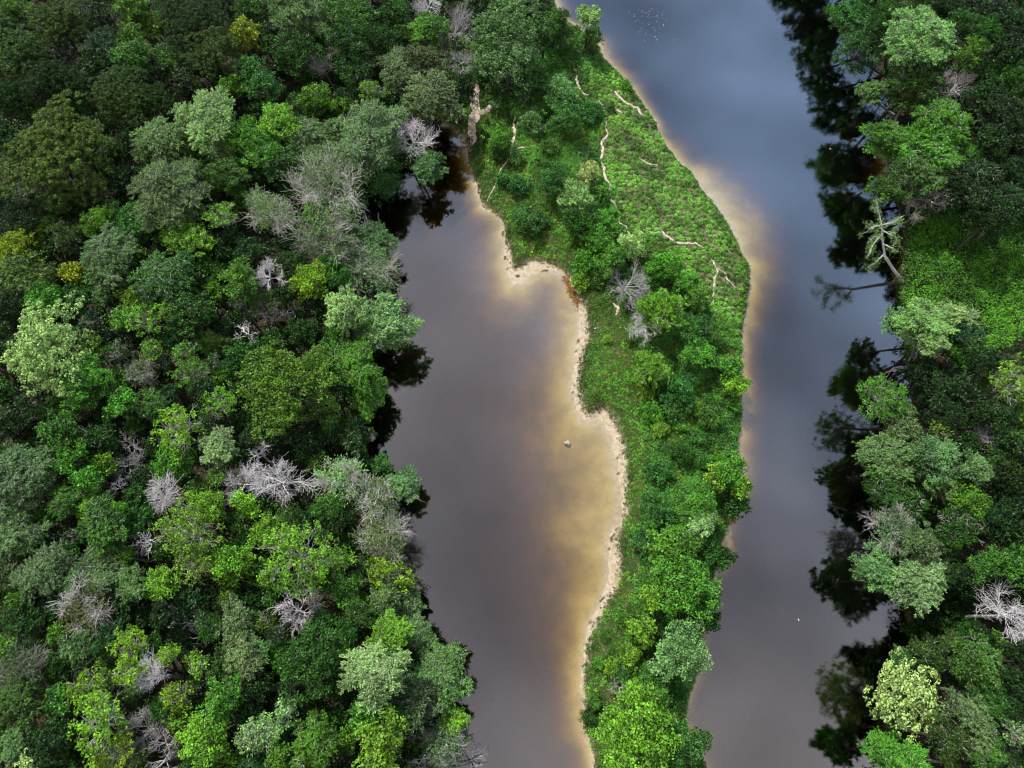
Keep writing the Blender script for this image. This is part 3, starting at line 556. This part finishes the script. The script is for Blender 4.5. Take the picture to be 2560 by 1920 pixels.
# ------------------------------------------------------------------ place
def bark_col(k, c, r):
    if k == 'D': v = r.uniform(.55, .75) if c == 'wh' else r.uniform(.28, .40); return (v, v * .96, v * .95, 1)
    if k == 'H': v = r.uniform(.58, .7) if c == 'wh' else r.uniform(.34, .46); return (v, v * .97, v * .86, 1)
    if k in 'FKW': v = r.uniform(.36, .55); return (v, v * .96, v * .88, 1)
    if k == 'P': return (.13, .10, .085, 1)
    v = r.uniform(.10, .18); return (v, v * .92, v * .84, 1)
NVAR = {'B': 4, 'F': 4, 'K': 3, 'P': 3, 'D': 4, 'H': 3, 'C': 2, 'V': 2, 'S': 3, 'W': 1}
cnt = {}
def place(t):
    k = t['k']; small = k == 'S'
    # centre height of the crown above ground
    if small:
        R0 = t['r'] / FPX * 98; hc = max(.5, R0 * .5)
    else:
        hc = t['h'] * .82
        if t['px'] > 2000: hc += 2.0
        if 2000 < t['px'] < 2300 and t['py'] > 800: hc += 1.4
        if t['px'] > 2080 and t['py'] < 160: hc += 1.5
        if k == 'D': hc *= .82
        if 1190 < t['px'] < 1960: hc *= .72
        if k == 'V': hc = min(hc, t['r'] / FPX * 100 * 1.1)
    c = drop(t['px'], t['py'], hc); depth = topx(*c)[2]; R = t['r'] * depth / FPX * 1.06
    base = c[:2].copy()
    for _ in range(12):      # a trunk stands on land, the crown may lean over the water
        if sample(SD, *base) > .5: break
        g = np.array([sample(SD, base[0] + .5, base[1]) - sample(SD, base[0] - .5, base[1]), sample(SD, base[0], base[1] + .5) - sample(SD, base[0], base[1] - .5)])
        base = base + g / (np.linalg.norm(g) + 1e-6) * .6
    if not small: base = base + np.array([rt.gauss(0, .35), rt.gauss(0, .35)])
    gz = float(ground(*base)) - .12
    sz = min(RS, key=lambda s: abs(math.log(R / RS[s])))
    cnt[k, sz] = cnt.get((k, sz), rt.randrange(4)) + 1
    cm_, bm_, R0 = proto(k, sz, cnt[k, sz] % NVAR[k]); s = R / R0
    nm = KINDS[k][0]
    root = bpy.data.objects.new(nm, None); scene.collection.objects.link(root); root.location = (base[0], base[1], gz); root.empty_display_size = .5
    rel = Vector((c[0] - base[0], c[1] - base[1], c[2] - gz)); rz = rt.uniform(0, 6.283)
    col = COL[t['c']][0]; j = [rt.uniform(.88, 1.14) if k != 'C' else rt.uniform(.97, 1.03) for _ in range(3)]
    bc = bark_col(k, t['c'], rt); sx = rt.uniform(.86, 1.16)
    def child(name, me, loc, rot, sc, colr):
        o = bpy.data.objects.new(name, me); scene.collection.objects.link(o); o.parent = root; o.location = loc; o.rotation_euler = rot; o.scale = sc; o.color = colr; return o
    tilt = (rt.gauss(0, .07), rt.gauss(0, .07), rz); sv = s * rt.uniform(.88, 1.12)
    if cm_: child('crown', cm_, rel, tilt, (s * sx, s / sx, sv), (col[0] * j[0], col[1] * j[1], col[2] * j[2], 1))
    child('branches', bm_, rel, tilt, (s * sx, s / sx, sv), bc)
    if not small:
        top = rel - Vector((0, 0, R0 * sv * (.5 if k not in 'P' else .3))); 
        if k in 'DH': top = rel - Vector((0, 0, R0 * sv * .28))
        if top.z < 1: top = Vector((rel.x, rel.y, max(rel.z * .6, .6)))
        q = Vector((0, 0, 1)).rotation_difference(top.normalized()).to_euler(); th = .55 + .14 * R
        child('trunk', TRUNK, (0, 0, 0), q, (th, th, top.length), tuple(x * (.45 if k in 'DH' else .38) for x in bc[:3]) + (1,))
    t['o'] = root; t['R'] = R; t['xyz'] = c
    return root
for t in trees: place(t)

# ------------------------------------------------------------------ labels from look and place
lm = [t for t in trees if t['n']]
DIRS = ['to the right of', 'below and right of', 'below', 'below and left of', 'to the left of', 'above and left of', 'above', 'above and right of']
SHORT = ['right of', 'lower right of', 'below', 'lower left of', 'left of', 'upper left of', 'above', 'upper right of']
def direc(t, l):
    a = math.atan2(t['py'] - l['py'], t['px'] - l['px']); return SHORT[int(round(a / (math.pi / 4))) % 8]
used = set()
def sizew(t): return 'small' if t['r'] < 38 else ('large' if t['r'] > 68 else 'mid-sized')
FORM = {'B': 'clumpy crown', 'V': 'draped crown', 'K': 'gappy crown over pale limbs', 'C': 'tufted crown', 'P': 'needle tufts', 'F': 'feathery crown', 'W': 'wispy crown', 'H': 'thin leaves on pale twigs', 'D': 'bare forking branches', 'S': 'low rounded mass'}
def place_word(t):
    if t['px'] > 2090 or (t['px'] > 2020 and t['py'] < 300): return 'east bank'
    if 1170 < t['px'] < 1960: return 'spit'
    return 'west wood'
for t in lm:
    lab = {'P': 'with dense needle tufts', 'D': 'with bare pale branches', 'H': 'with pale twigs and thin leaves', 'S': 'low on the ground'}.get(t['k'], 'with a ' + {'B': 'clumpy', 'V': 'vine hung', 'K': 'gappy', 'C': 'cream tufted', 'F': 'fine leaved', 'W': 'wispy'}.get(t['k'], '') + ' crown')
    if t['k'] == 'C' and t['c'] != 'pc': lab = 'with a tufted crown'
    L = f"{t['n']} {lab} on the {place_word(t)}"; t['o']['label'] = L; used.add(L.lower())
for t in trees:
    if t['n']: continue
    kw = KINDS[t['k']][1]; cw = COL[t['c']][1]
    near = sorted(lm, key=lambda l: math.hypot(l['px'] - t['px'], l['py'] - t['py']))[:5]
    done = False
    opts = [(near[0],)] + [(near[0], b) for b in near[1:]] + [(near[1], b) for b in near[2:]]
    for o_ in opts:
        l0 = o_[0]; dd = math.hypot(l0['px'] - t['px'], l0['py'] - t['py'])
        just = 'just ' if dd < (l0['r'] + t['r']) * 1.15 else ''
        L = f"{sizew(t)} {cw} {kw} {just}{direc(t, l0)} the {l0['n']}"
        if len(o_) > 1: L += f", {direc(t, o_[1])} the {o_[1]['n']}"
        if len(L.split()) > 16: L = L.replace('mid-sized ', '').replace('to the ', '').replace(' the ', ' ')
        if len(L.split()) <= 16 and L.lower() not in used: done = True; break
    if not done:
        n = 2
        while True:
            L = f"{sizew(t)} {cw} {kw} {direc(t, near[0])} {near[0]['n']}, {['','','second','third','fourth','fifth','sixth','seventh'][n]} closest"
            if L.lower() not in used: break
            n += 1
    used.add(L.lower()); t['o']['label'] = L
for t in trees:
    t['o']['category'] = 'shrub' if t['k'] == 'S' else 'tree'
    pl = place_word(t)
    t['o']['group'] = (('shrubs' if t['k'] == 'S' else 'trees') + {'spit': ' on the sandy spit', 'east bank': ' of the east bank wood', 'west wood': ' of the west bank wood'}[pl])

# ------------------------------------------------------------------ paths of bare sand
PATHS = [([(1425,150),(1440,177),(1446,216),(1457,235),(1472,240)], 4.5), ([(1496,251),(1519,266),(1542,266),(1552,284)], 6), ([(1525,293),(1510,345),(1504,370),(1507,417),(1515,455),(1527,494),(1542,528),(1565,573)], 4.2),
 ([(1533,224),(1545,236),(1558,247),(1581,266),(1612,285)], 5.5), ([(1608,575),(1650,579),(1681,602),(1708,610),(1739,608),(1766,621)], 3.4), ([(1776,645),(1793,675),(1785,717),(1781,756),(1793,792)], 4.0), ([(1793,675),(1820,690),(1839,717),(1856,723)], 2.8),
 ([(1196,208),(1188,247),(1190,285),(1178,320),(1181,347),(1174,370)], 17), ([(1190,285),(1215,275),(1228,268)], 12), ([(1326,239),(1303,270),(1288,301),(1286,347),(1280,378),(1250,424),(1234,463),(1217,501)], 4.4), ([(1280,377),(1300,372),(1318,370)], 3.5), ([(1596,393),(1627,411),(1654,420)], 3.2),
 ([(1535,757),(1544,763),(1540,785)], 5), ([(1740,1230),(1748,1240)], 5)]
M_path = plain('sand_path', (.54, .47, .38), .95, .3, 1.8, (.30, .25, .18))
path_pts = []
for i, (pp, wpx) in enumerate(PATHS):
    c = np.array([drop(*p, .05) for p in pp]); seg = np.linalg.norm(np.diff(c[:, :2], axis=0), axis=1); s = np.concatenate([[0], np.cumsum(seg)])
    n = max(6, int(s[-1] / .35)); ss = np.linspace(0, s[-1], n); x = np.interp(ss, s, c[:, 0]); y = np.interp(ss, s, c[:, 1])
    x += (fbm(ss, ss * 0 + i, 1.6, 5 + i) - .5) * 1.5; y += (fbm(ss, ss * 0 + i, 1.6, 25 + i) - .5) * 1.5
    tx, ty = np.gradient(x), np.gradient(y); l = np.hypot(tx, ty) + 1e-9; nx, ny = -ty / l, tx / l
    wd = wpx * .05 * (.45 + 1.1 * fbm(ss, ss * 0 + 3 * i, 1.6, 55)) * np.sin(np.clip(ss / s[-1], .04, .96) * math.pi) ** .35
    cols = []
    for q in (-1, -.5, 0, .5, 1):
        e = 1 + .35 * (rng.random(n) - .5) * abs(q); X, Y = x + nx * wd * q * e, y + ny * wd * q * e
        cols.append(np.stack([X, Y, ground(X, Y) + (.08 if abs(q) < 1 else .01)], 1))
    co = np.stack(cols, 1).reshape(-1, 3); o = build('path', co, grid_faces(5, n), M_path, smooth=True); tag(o, 'narrow trodden path of bare sand across the spit', None, None, 'structure')
    path_pts.append((x, y, wd))
PX = np.concatenate([a[0] for a in path_pts]); PY = np.concatenate([a[1] for a in path_pts]); PW = np.concatenate([a[2] for a in path_pts])
def on_path(x, y):
    m = np.zeros(len(x), bool)
    for a, b, w_ in zip(PX[::2], PY[::2], PW[::2]): m |= (x - a) ** 2 + (y - b) ** 2 < (w_ + .2) ** 2
    return m

# ------------------------------------------------------------------ ground cover (nobody could count it)
def scatter(poly_px, dens, seed, zup=0.0):
    r = np.random.default_rng(seed); poly = np.array([drop(*p)[:2] for p in poly_px]); x0, y0 = poly.min(0); x1, y1 = poly.max(0)
    n = int((x1 - x0) * (y1 - y0) * dens); x = r.uniform(x0, x1, n); y = r.uniform(y0, y1, n); m = inside(x, y, poly); return x[m], y[m], r
def tufts(name, x, y, r, rad, per, L, W, mat, col, label, cat=None, tall=.6, v0=.5, up=.35, leafy=True, patch=3.0):
    n = len(x); z = ground(x, y); tone = np.clip(fbm(x, y, patch, 17) * 1.5 - .25 + (r.random(n) - .5) * .5, 0, 1)
    rad_ = rad * (.55 + .9 * r.random(n)); c = np.repeat(np.stack([x, y, z], 1), per, 0); rr = np.repeat(rad_, per)[:, None]
    e = sph(n * per, r); e[:, 2] = np.abs(e[:, 2]); p = c + e * rr * (.5 + .5 * r.random((n * per, 1))) * np.array([1, 1, tall])
    v = np.clip(np.repeat(tone, per) + r.normal(size=n * per) * .2, 0, 1)
    nr = e * .6 + sph(n * per, r) * .6 + np.array([0, 0, up]); al = e + np.array([0, 0, .6 if not leafy else .1])
    q, f, v = leaves(p, nr, L * (.6 + .8 * r.random(n * per)), W, r, al, v)
    o = build(name, q, f, mat, attr={'v': ('FACE', v)}); o.color = (*col, 1); tag(o, label, cat, None, 'stuff'); return o
slope_w = np.array([drop(*p)[:2] for p in [(1500,250),(1540,215),(1580,235),(1640,325),(1700,425),(1750,490),(1840,640),(1860,700),(1835,800),(1770,730),(1710,680),(1640,600),(1570,560),(1520,470),(1505,380)]])
allspit = [(1150,-60),(1352,-60)] + ISLE_R[2:-2] + [(1790,2000),(1500,2000)] + VEG[3:]
def keep(x, y, edge=.25):
    sp = sample(SD, x, y) > edge; return sp & ~on_path(x, y) & (sample(VEGIN.astype(float), x, y) > .5)
# slope of low leafy clumps on the east side of the spit
slope = [(1470,110),(1500,150),(1540,185),(1580,225),(1640,315),(1700,415),(1760,490),(1850,640),(1868,700),(1852,850),(1800,850),(1755,730),(1700,690),(1640,610),(1560,560),(1520,470),(1500,380),(1500,300),(1470,240)]
r = np.random.default_rng(3); gx, gy = np.meshgrid(np.arange(0, 48, .92), np.arange(30, 112, .92)); gx[1::2] += .46
x = gx.ravel() + r.normal(size=gx.size) * .2; y = gy.ravel() + r.normal(size=gx.size) * .2; sp_ = np.array([drop(*p)[:2] for p in slope])
m = inside(x, y, sp_); x, y = x[m], y[m]; m = keep(x, y, .1) & (fbm(x, y, 2.2, 8) > .22); x, y = x[m], y[m]
tufts('ground_cover', x, y, r, .50, 95, .12, .055, M_leaf, (.110, .270, .040), 'low leafy clumps covering the sandy east slope of the spit', tall=1.0)
# rank weeds over the rest of the spit
x, y, r = scatter(allspit, 3.4, 4); m = keep(x, y, .2) & ~inside(x, y, slope_w) & (fbm(x, y, 2.3, 38) > .38); x, y = x[m], y[m]
tufts('weeds', x, y, r, .42, 26, .13, .055, M_leaf, (.062, .185, .024), 'rank green weeds and low plants covering the spit')
x, y, r = scatter(allspit, 1.0, 14); m = keep(x, y, .2) & (fbm(x, y, 2.0, 61) > .56); x, y = x[m], y[m]
tufts('ivy', x, y, r, .5, 34, .13, .06, M_leaf, (.10, .23, .02), 'bright lime green creeping plants in patches on the spit')
# thicker brush along the crest and the east edge
belt = [(1330,60),(1480,110),(1460,240),(1500,420),(1540,560),(1640,620),(1720,700),(1790,800),(1850,860),(1856,1000),(1845,1200),(1800,1400),(1765,1580),(1715,1760),(1760,1930),(1600,1930),(1580,1700),(1590,1500),(1600,1300),(1620,1150),(1600,950),(1590,850),(1560,760),(1480,640),(1440,520),(1330,420),(1290,300),(1180,200),(1200,60)]
x, y, r = scatter(belt, 1.5, 15); m = keep(x, y, .3) & ~inside(x, y, slope_w) & (fbm(x, y, 2.8, 81) > .36); x, y = x[m], y[m]
tufts('brush', x, y, r, .85, 90, .15, .065, M_leaf, (.048, .150, .024), 'tangled leafy brush along the crest and east edge of the spit', tall=.9)
# short grass
x, y, r = scatter(allspit, 22, 6); m = keep(x, y, .05) & (~inside(x, y, slope_w) | (r.random(len(x)) < .07)); x, y = x[m], y[m]
tufts('grass', x, y, r, .20, 5, .12, .022, M_grass, (.065, .155, .014), 'short grass on the west side of the spit', tall=.9, leafy=False, up=.2, patch=4.0)
# dull fringe of reeds at the edge of the beach
px_, py_ = [], []
vp = vg[2:-3]
for a, b in zip(vp[:-1], vp[1:]):
    L = np.hypot(*(b - a)); n = int(L * 26); t_ = rng.random(n); px_.append(a[0] + (b[0] - a[0]) * t_); py_.append(a[1] + (b[1] - a[1]) * t_)
x, y = np.concatenate(px_), np.concatenate(py_); x = x + rng.normal(size=len(x)) * .38 + .1; y = y + rng.normal(size=len(y)) * .38
m = (fbm(x, y, 1.5, 70) > .33) & (sample(SD, x, y) > .15); x, y = x[m], y[m]
tufts('shore_grass', x, y, rng, .24, 9, .16, .02, M_grass, (.075, .095, .045), 'grey green fringe of rushes along the edge of the beach', tall=1.2, leafy=False, up=.2)
# under the trees
def forest_sel(n, seed):
    r = np.random.default_rng(seed); x = r.uniform(-122, 122, n); y = r.uniform(-32, 148, n)
    m = (sample(SD, x, y) > .3) & ~inside(x, y, spit_poly[:-3] if False else spit_poly); return x[m], y[m], r
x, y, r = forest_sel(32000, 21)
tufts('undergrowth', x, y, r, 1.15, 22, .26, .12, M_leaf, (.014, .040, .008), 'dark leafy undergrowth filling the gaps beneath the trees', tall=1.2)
bx, by, bh = [], [], []
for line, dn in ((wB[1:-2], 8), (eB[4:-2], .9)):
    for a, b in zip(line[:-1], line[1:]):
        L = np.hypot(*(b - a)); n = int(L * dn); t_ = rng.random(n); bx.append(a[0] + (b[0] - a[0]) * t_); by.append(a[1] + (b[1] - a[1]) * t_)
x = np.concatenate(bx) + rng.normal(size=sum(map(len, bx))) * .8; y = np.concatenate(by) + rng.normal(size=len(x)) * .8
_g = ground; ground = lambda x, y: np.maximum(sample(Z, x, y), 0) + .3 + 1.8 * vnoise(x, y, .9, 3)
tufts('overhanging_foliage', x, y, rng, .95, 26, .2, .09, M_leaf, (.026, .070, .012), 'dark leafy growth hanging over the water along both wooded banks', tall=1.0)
ground = _g
# the wood goes on beyond what the photograph shows
r = np.random.default_rng(71); x = r.uniform(-300, 300, 21000); y = r.uniform(-130, 420, 21000)
pv = np.array([topx(a, b, 6) for a, b in zip(x, y)]); vis = (pv[:, 2] > 0) & (pv[:, 0] > -110) & (pv[:, 0] < 2670) & (pv[:, 1] > -110) & (pv[:, 1] < 2030)
m = ~vis & (sample(SD, x, y) > 2) & ~inside(x, y, spit_poly); x, y = x[m], y[m]
_g = ground; ground = lambda x, y: sample(Z, x, y) + 3 + 5 * vnoise(x, y, 5, 3)
tufts('woodland', x, y, r, 3.2, 46, .62, .32, M_leaf, (.026, .085, .014), 'dense green wood continuing beyond both river banks', tall=.8)
ground = _g
# green herbage on the open east bank slope
x, y, r = scatter([(2262,600),(2300,500),(2420,520),(2560,560),(2600,820),(2440,900),(2330,850),(2275,900),(2255,780)], 4.2, 31); m = sample(SD, x, y) > .2; x, y = x[m], y[m]
tufts('creeper', x, y, r, .95, 30, .17, .06, M_leaf, (.060, .185, .014), 'bright green creepers smothering the east bank between the trees', tall=1.5, patch=5)

# ------------------------------------------------------------------ small things
def lump(name, px, py, size, mat, label, cat, seed, flat=.6, zoff=0.0):
    r = np.random.default_rng(seed); n1, n2 = 14, 10; co, f = [], []
    for i in range(n2):
        ph = math.pi * i / (n2 - 1)
        for j in range(n1):
            th = 2 * math.pi * j / n1; d = np.array([math.sin(ph) * math.cos(th), math.sin(ph) * math.sin(th), math.cos(ph)])
            k = 1 + .28 * math.sin(d[0] * 3.1 + seed) * math.cos(d[1] * 2.7) + .12 * math.sin(7 * d[0] + 5 * d[2]); k = min(k, 1.1) ; co.append(d * k * size * np.array([1, .8, flat]))
    for i in range(n2 - 1):
        for j in range(n1): f.append((i * n1 + j, i * n1 + (j + 1) % n1, (i + 1) * n1 + (j + 1) % n1, (i + 1) * n1 + j))
    o = build(name, np.array(co), np.array(f)[:, ::-1], mat, smooth=False); p = onz(px, py, zoff); o.location = p; tag(o, label, cat); return o
M_rock = plain('rock', (.42, .38, .31), .85, .5, 3); 
lump('rock', 1418, 1108, .50, M_rock, 'lone pale boulder poking out of the pond water', 'rock', 3, .75, .05)
lump('rock', 1294, 690, .34, plain('dark_rock', (.10, .08, .06), .9), 'small dark stone on the sand of the cove', 'rock', 5, .5, .06)
# floats
M_red = plain('red_plastic', (.65, .12, .08), .4); M_white = plain('white_plastic', (.8, .8, .8), .4)
for px, py, lab in ((1997, 1551, 'tiny pink and white float drifting mid river'), (2076, 373, 'tiny orange float beside the dark east bank reflections')):
    root = bpy.data.objects.new('float', None); scene.collection.objects.link(root); root.location = onz(px, py, .02); root.rotation_euler = (0, 0, 1.9); tag(root, lab, 'float')
    T = Tubes(); T.tube([(-.22, 0, 0), (-.16, 0, .02), (-.0, 0, .03)], [.02, .06, .075], 8); o = bpy.data.objects.new('tip', T.mesh('tip', M_red)); scene.collection.objects.link(o); o.parent = root
    T = Tubes(); T.tube([(0, 0, .03), (.16, 0, .02), (.24, 0, 0)], [.07, .05, .015], 8); o = bpy.data.objects.new('body', T.mesh('body', M_white)); scene.collection.objects.link(o); o.parent = root
# litter
c, f = box(-.14, .14, -.09, .09, 0, .06); c[:, 0] += (c[:, 2] > 0) * .03; c[:, 1] *= np.where(c[:, 0] > 0, .7, 1.0)
o = build('litter', c, f, M_white); o.location = drop(1488, 821, .1); o.rotation_euler = (0, .1, .6); tag(o, 'white scrap of litter lying in the grass by the beach', 'litter')
# logs and snags
def log(px0, py0, px1, py1, rad, z0, z1, label, colr, seed, name='log', forks=3):
    r = np.random.default_rng(seed); a = onz(px0, py0, z0); b = onz(px1, py1, z1); L = np.linalg.norm(b - a); T = Tubes()
    root = bpy.data.objects.new(name, None); scene.collection.objects.link(root); root.location = a; tag(root, label, 'log'); d = b - a
    pts = [d * t + r.normal(size=3) * L * .025 * (0 < t < 1) for t in np.linspace(0, 1, 6)]; T.tube(pts, np.linspace(rad, rad * .4, 6), 7)
    o = bpy.data.objects.new('stem', T.mesh('stem', M_branch)); scene.collection.objects.link(o); o.parent = root; o.color = colr
    for i in range(forks):
        T = Tubes(); s = np.array(pts[2 + i % 3]); e = s + (d / L + r.normal(size=3) * .7) * L * .28; T.tube([s, (s + e) / 2 + r.normal(size=3) * L * .03, e], [rad * .4, rad * .28, .02], 5)
        o = bpy.data.objects.new('branch', T.mesh('branch', M_branch)); scene.collection.objects.link(o); o.parent = root; o.color = colr
log(1039, 1246, 1070, 1259, .06, .1, .12, 'thin pale pole lying in the pond below the bluish plume', (.3, .28, .25, 1), 1, forks=1)
log(2250, 918, 2190, 946, .16, 1.0, .2, 'dark fallen trunk reaching from the east bank over the river', (.10, .08, .07, 1), 2)
log(2262, 632, 2236, 588, .20, .7, 3.2, 'brown leaning log below the crooked overhanging tree', (.22, .16, .13, 1), 4, forks=1)
log(2268, 905, 2305, 868, .14, .6, 2.4, 'pale broken trunk leaning at the foot of the reaching pale tree', (.4, .38, .4, 1), 6, forks=2)
log(952, 570, 945, 530, .05, .05, .5, 'thin bare stick standing in the dark corner of the pond', (.35, .33, .3, 1), 9, forks=2)
log(528, 1612, 470, 1572, .26, 1.2, 6.5, 'thick pale trunk slanting under the toppled white snag', (.36, .33, .33, 1), 8, forks=1)
log(1205, 556, 1240, 552, .05, .02, .06, 'thin stick stranded in the shallows below the narrow path', (.25, .2, .15, 1), 12, forks=1)
# the crooked pale tree that leans out over the river
def at(px, py, z): return onz(px, py, z)
base = drop(2256, 704, -.1); root = bpy.data.objects.new('leaning_tree', None); scene.collection.objects.link(root); root.location = base
tag(root, 'crooked overhanging tree with pale bare limbs and thin leaves on the east bank', 'tree', 'trees of the east bank wood')
T = Tubes(); P = [base, at(2232, 672, 2.5), at(2212, 640, 5), at(2206, 600, 7.2), at(2204, 560, 9)]
T.tube([p - base for p in P], [.30, .26, .20, .16, .11], 8)
o = bpy.data.objects.new('trunk', T.mesh('trunk', M_branch)); scene.collection.objects.link(o); o.parent = root; o.color = (.46, .44, .44, 1)
T = Tubes(); rr_ = np.random.default_rng(44); tips = []
for pts in ([(2204,560,9),(2196,530,10.3),(2192,500,11.2)], [(2205,562,9),(2232,556,9.8),(2256,540,10.4)], [(2204,562,9),(2186,566,9.6),(2172,573,10)], [(2205,585,8),(2182,612,8.3),(2170,640,8.2)], [(2208,610,7),(2232,620,7.8),(2240,600,8.4)], [(2210,635,5.4),(2190,655,6),(2168,668,6.4)],
            [(2206,600,7.2),(2188,590,8),(2178,600,8.4)], [(2206,575,8.4),(2222,585,9),(2236,580,9.4)]):
    p = [at(*q) - base for q in pts]; T.tube(p, [.10, .06, .025], 5); tips += p[1:]
    for q0, q1 in zip(p[:-1], p[1:]):
        for _ in range(7):
            a = q0 + (q1 - q0) * rr_.random(); d = (q1 - q0) / np.linalg.norm(q1 - q0) + rr_.normal(size=3) * .7; d /= np.linalg.norm(d); l = rr_.uniform(.4, 1.0)
            b = a + d * l * .5; e = b + (d + rr_.normal(size=3) * .5) * l * .5; T.tube([a, b, e], [.035, .025, .014], 3); tips.append(e)
o = bpy.data.objects.new('branches', T.mesh('branches', M_branch)); scene.collection.objects.link(o); o.parent = root; o.color = (.60, .58, .56, 1)
tp = np.array(tips)[rr_.random(len(tips)) < .62]; m = 34; c = np.repeat(tp, m, 0) + rr_.normal(size=(len(tp) * m, 3)) * .26 - np.array([0, 0, .15])
q, f, v = leaves(c, sph(len(c), rr_) * .8 + np.array([0, 0, .7]), .12, .045, rr_)
o = build('crown', q, f, M_leaf, parent=root, attr={'v': ('FACE', v)}); o.color = (.13, .24, .08, 1)
# amber weed in the corner of the cove, drift litter on the wet sand
x = rng.uniform(0, 1, 500); pw = np.array([onz(1412 + 34 * t + rng.normal() * 5, 690 + 75 * t + rng.normal() * 7)[:2] for t in x])
tufts('water_weed', pw[:, 0], pw[:, 1], rng, .2, 5, .10, .03, M_grass, (.16, .085, .008), 'amber water weed in the corner of the sandy cove', tall=.3)
i_ = rng.integers(0, len(vp) - 1, 900); t_ = rng.random(900)[:, None]; pw = vp[i_] * (1 - t_) + vp[i_ + 1] * t_ + np.array([-1, 0]) * np.abs(rng.normal(size=(900, 1))) * 1.0; pw += rng.normal(size=pw.shape) * .25
tufts('debris', pw[:, 0], pw[:, 1], rng, .10, 3, .09, .02, M_grass, (.07, .055, .035), 'dark drift litter strewn along the beach', tall=.2)
# white flecks painted in as water glints on the northern reach
r = np.random.default_rng(8); n = 60
fx = np.concatenate([r.normal(1625, 22, n // 2), r.normal(1640, 30, n - n // 2)]); fy = np.concatenate([r.normal(35, 14, n // 2), r.normal(95, 40, n - n // 2)])
c = np.array([onz(a, b, .008) for a, b in zip(fx, fy)]); s = .05 + .06 * r.random(n)
q, f, v = leaves(c, np.tile([0, 0, 1.0], (n, 1)) + r.normal(size=(n, 3)) * .02, s, s * .6, r)
tag(build('painted_glints', q, f, plain('painted_glints', (.75, .75, .75), .6)), 'scattered white flecks standing in for glints on the northern water', None, None, 'stuff')
print('meshes', len(bpy.data.meshes), 'faces', sum(len(m.polygons) for m in bpy.data.meshes))
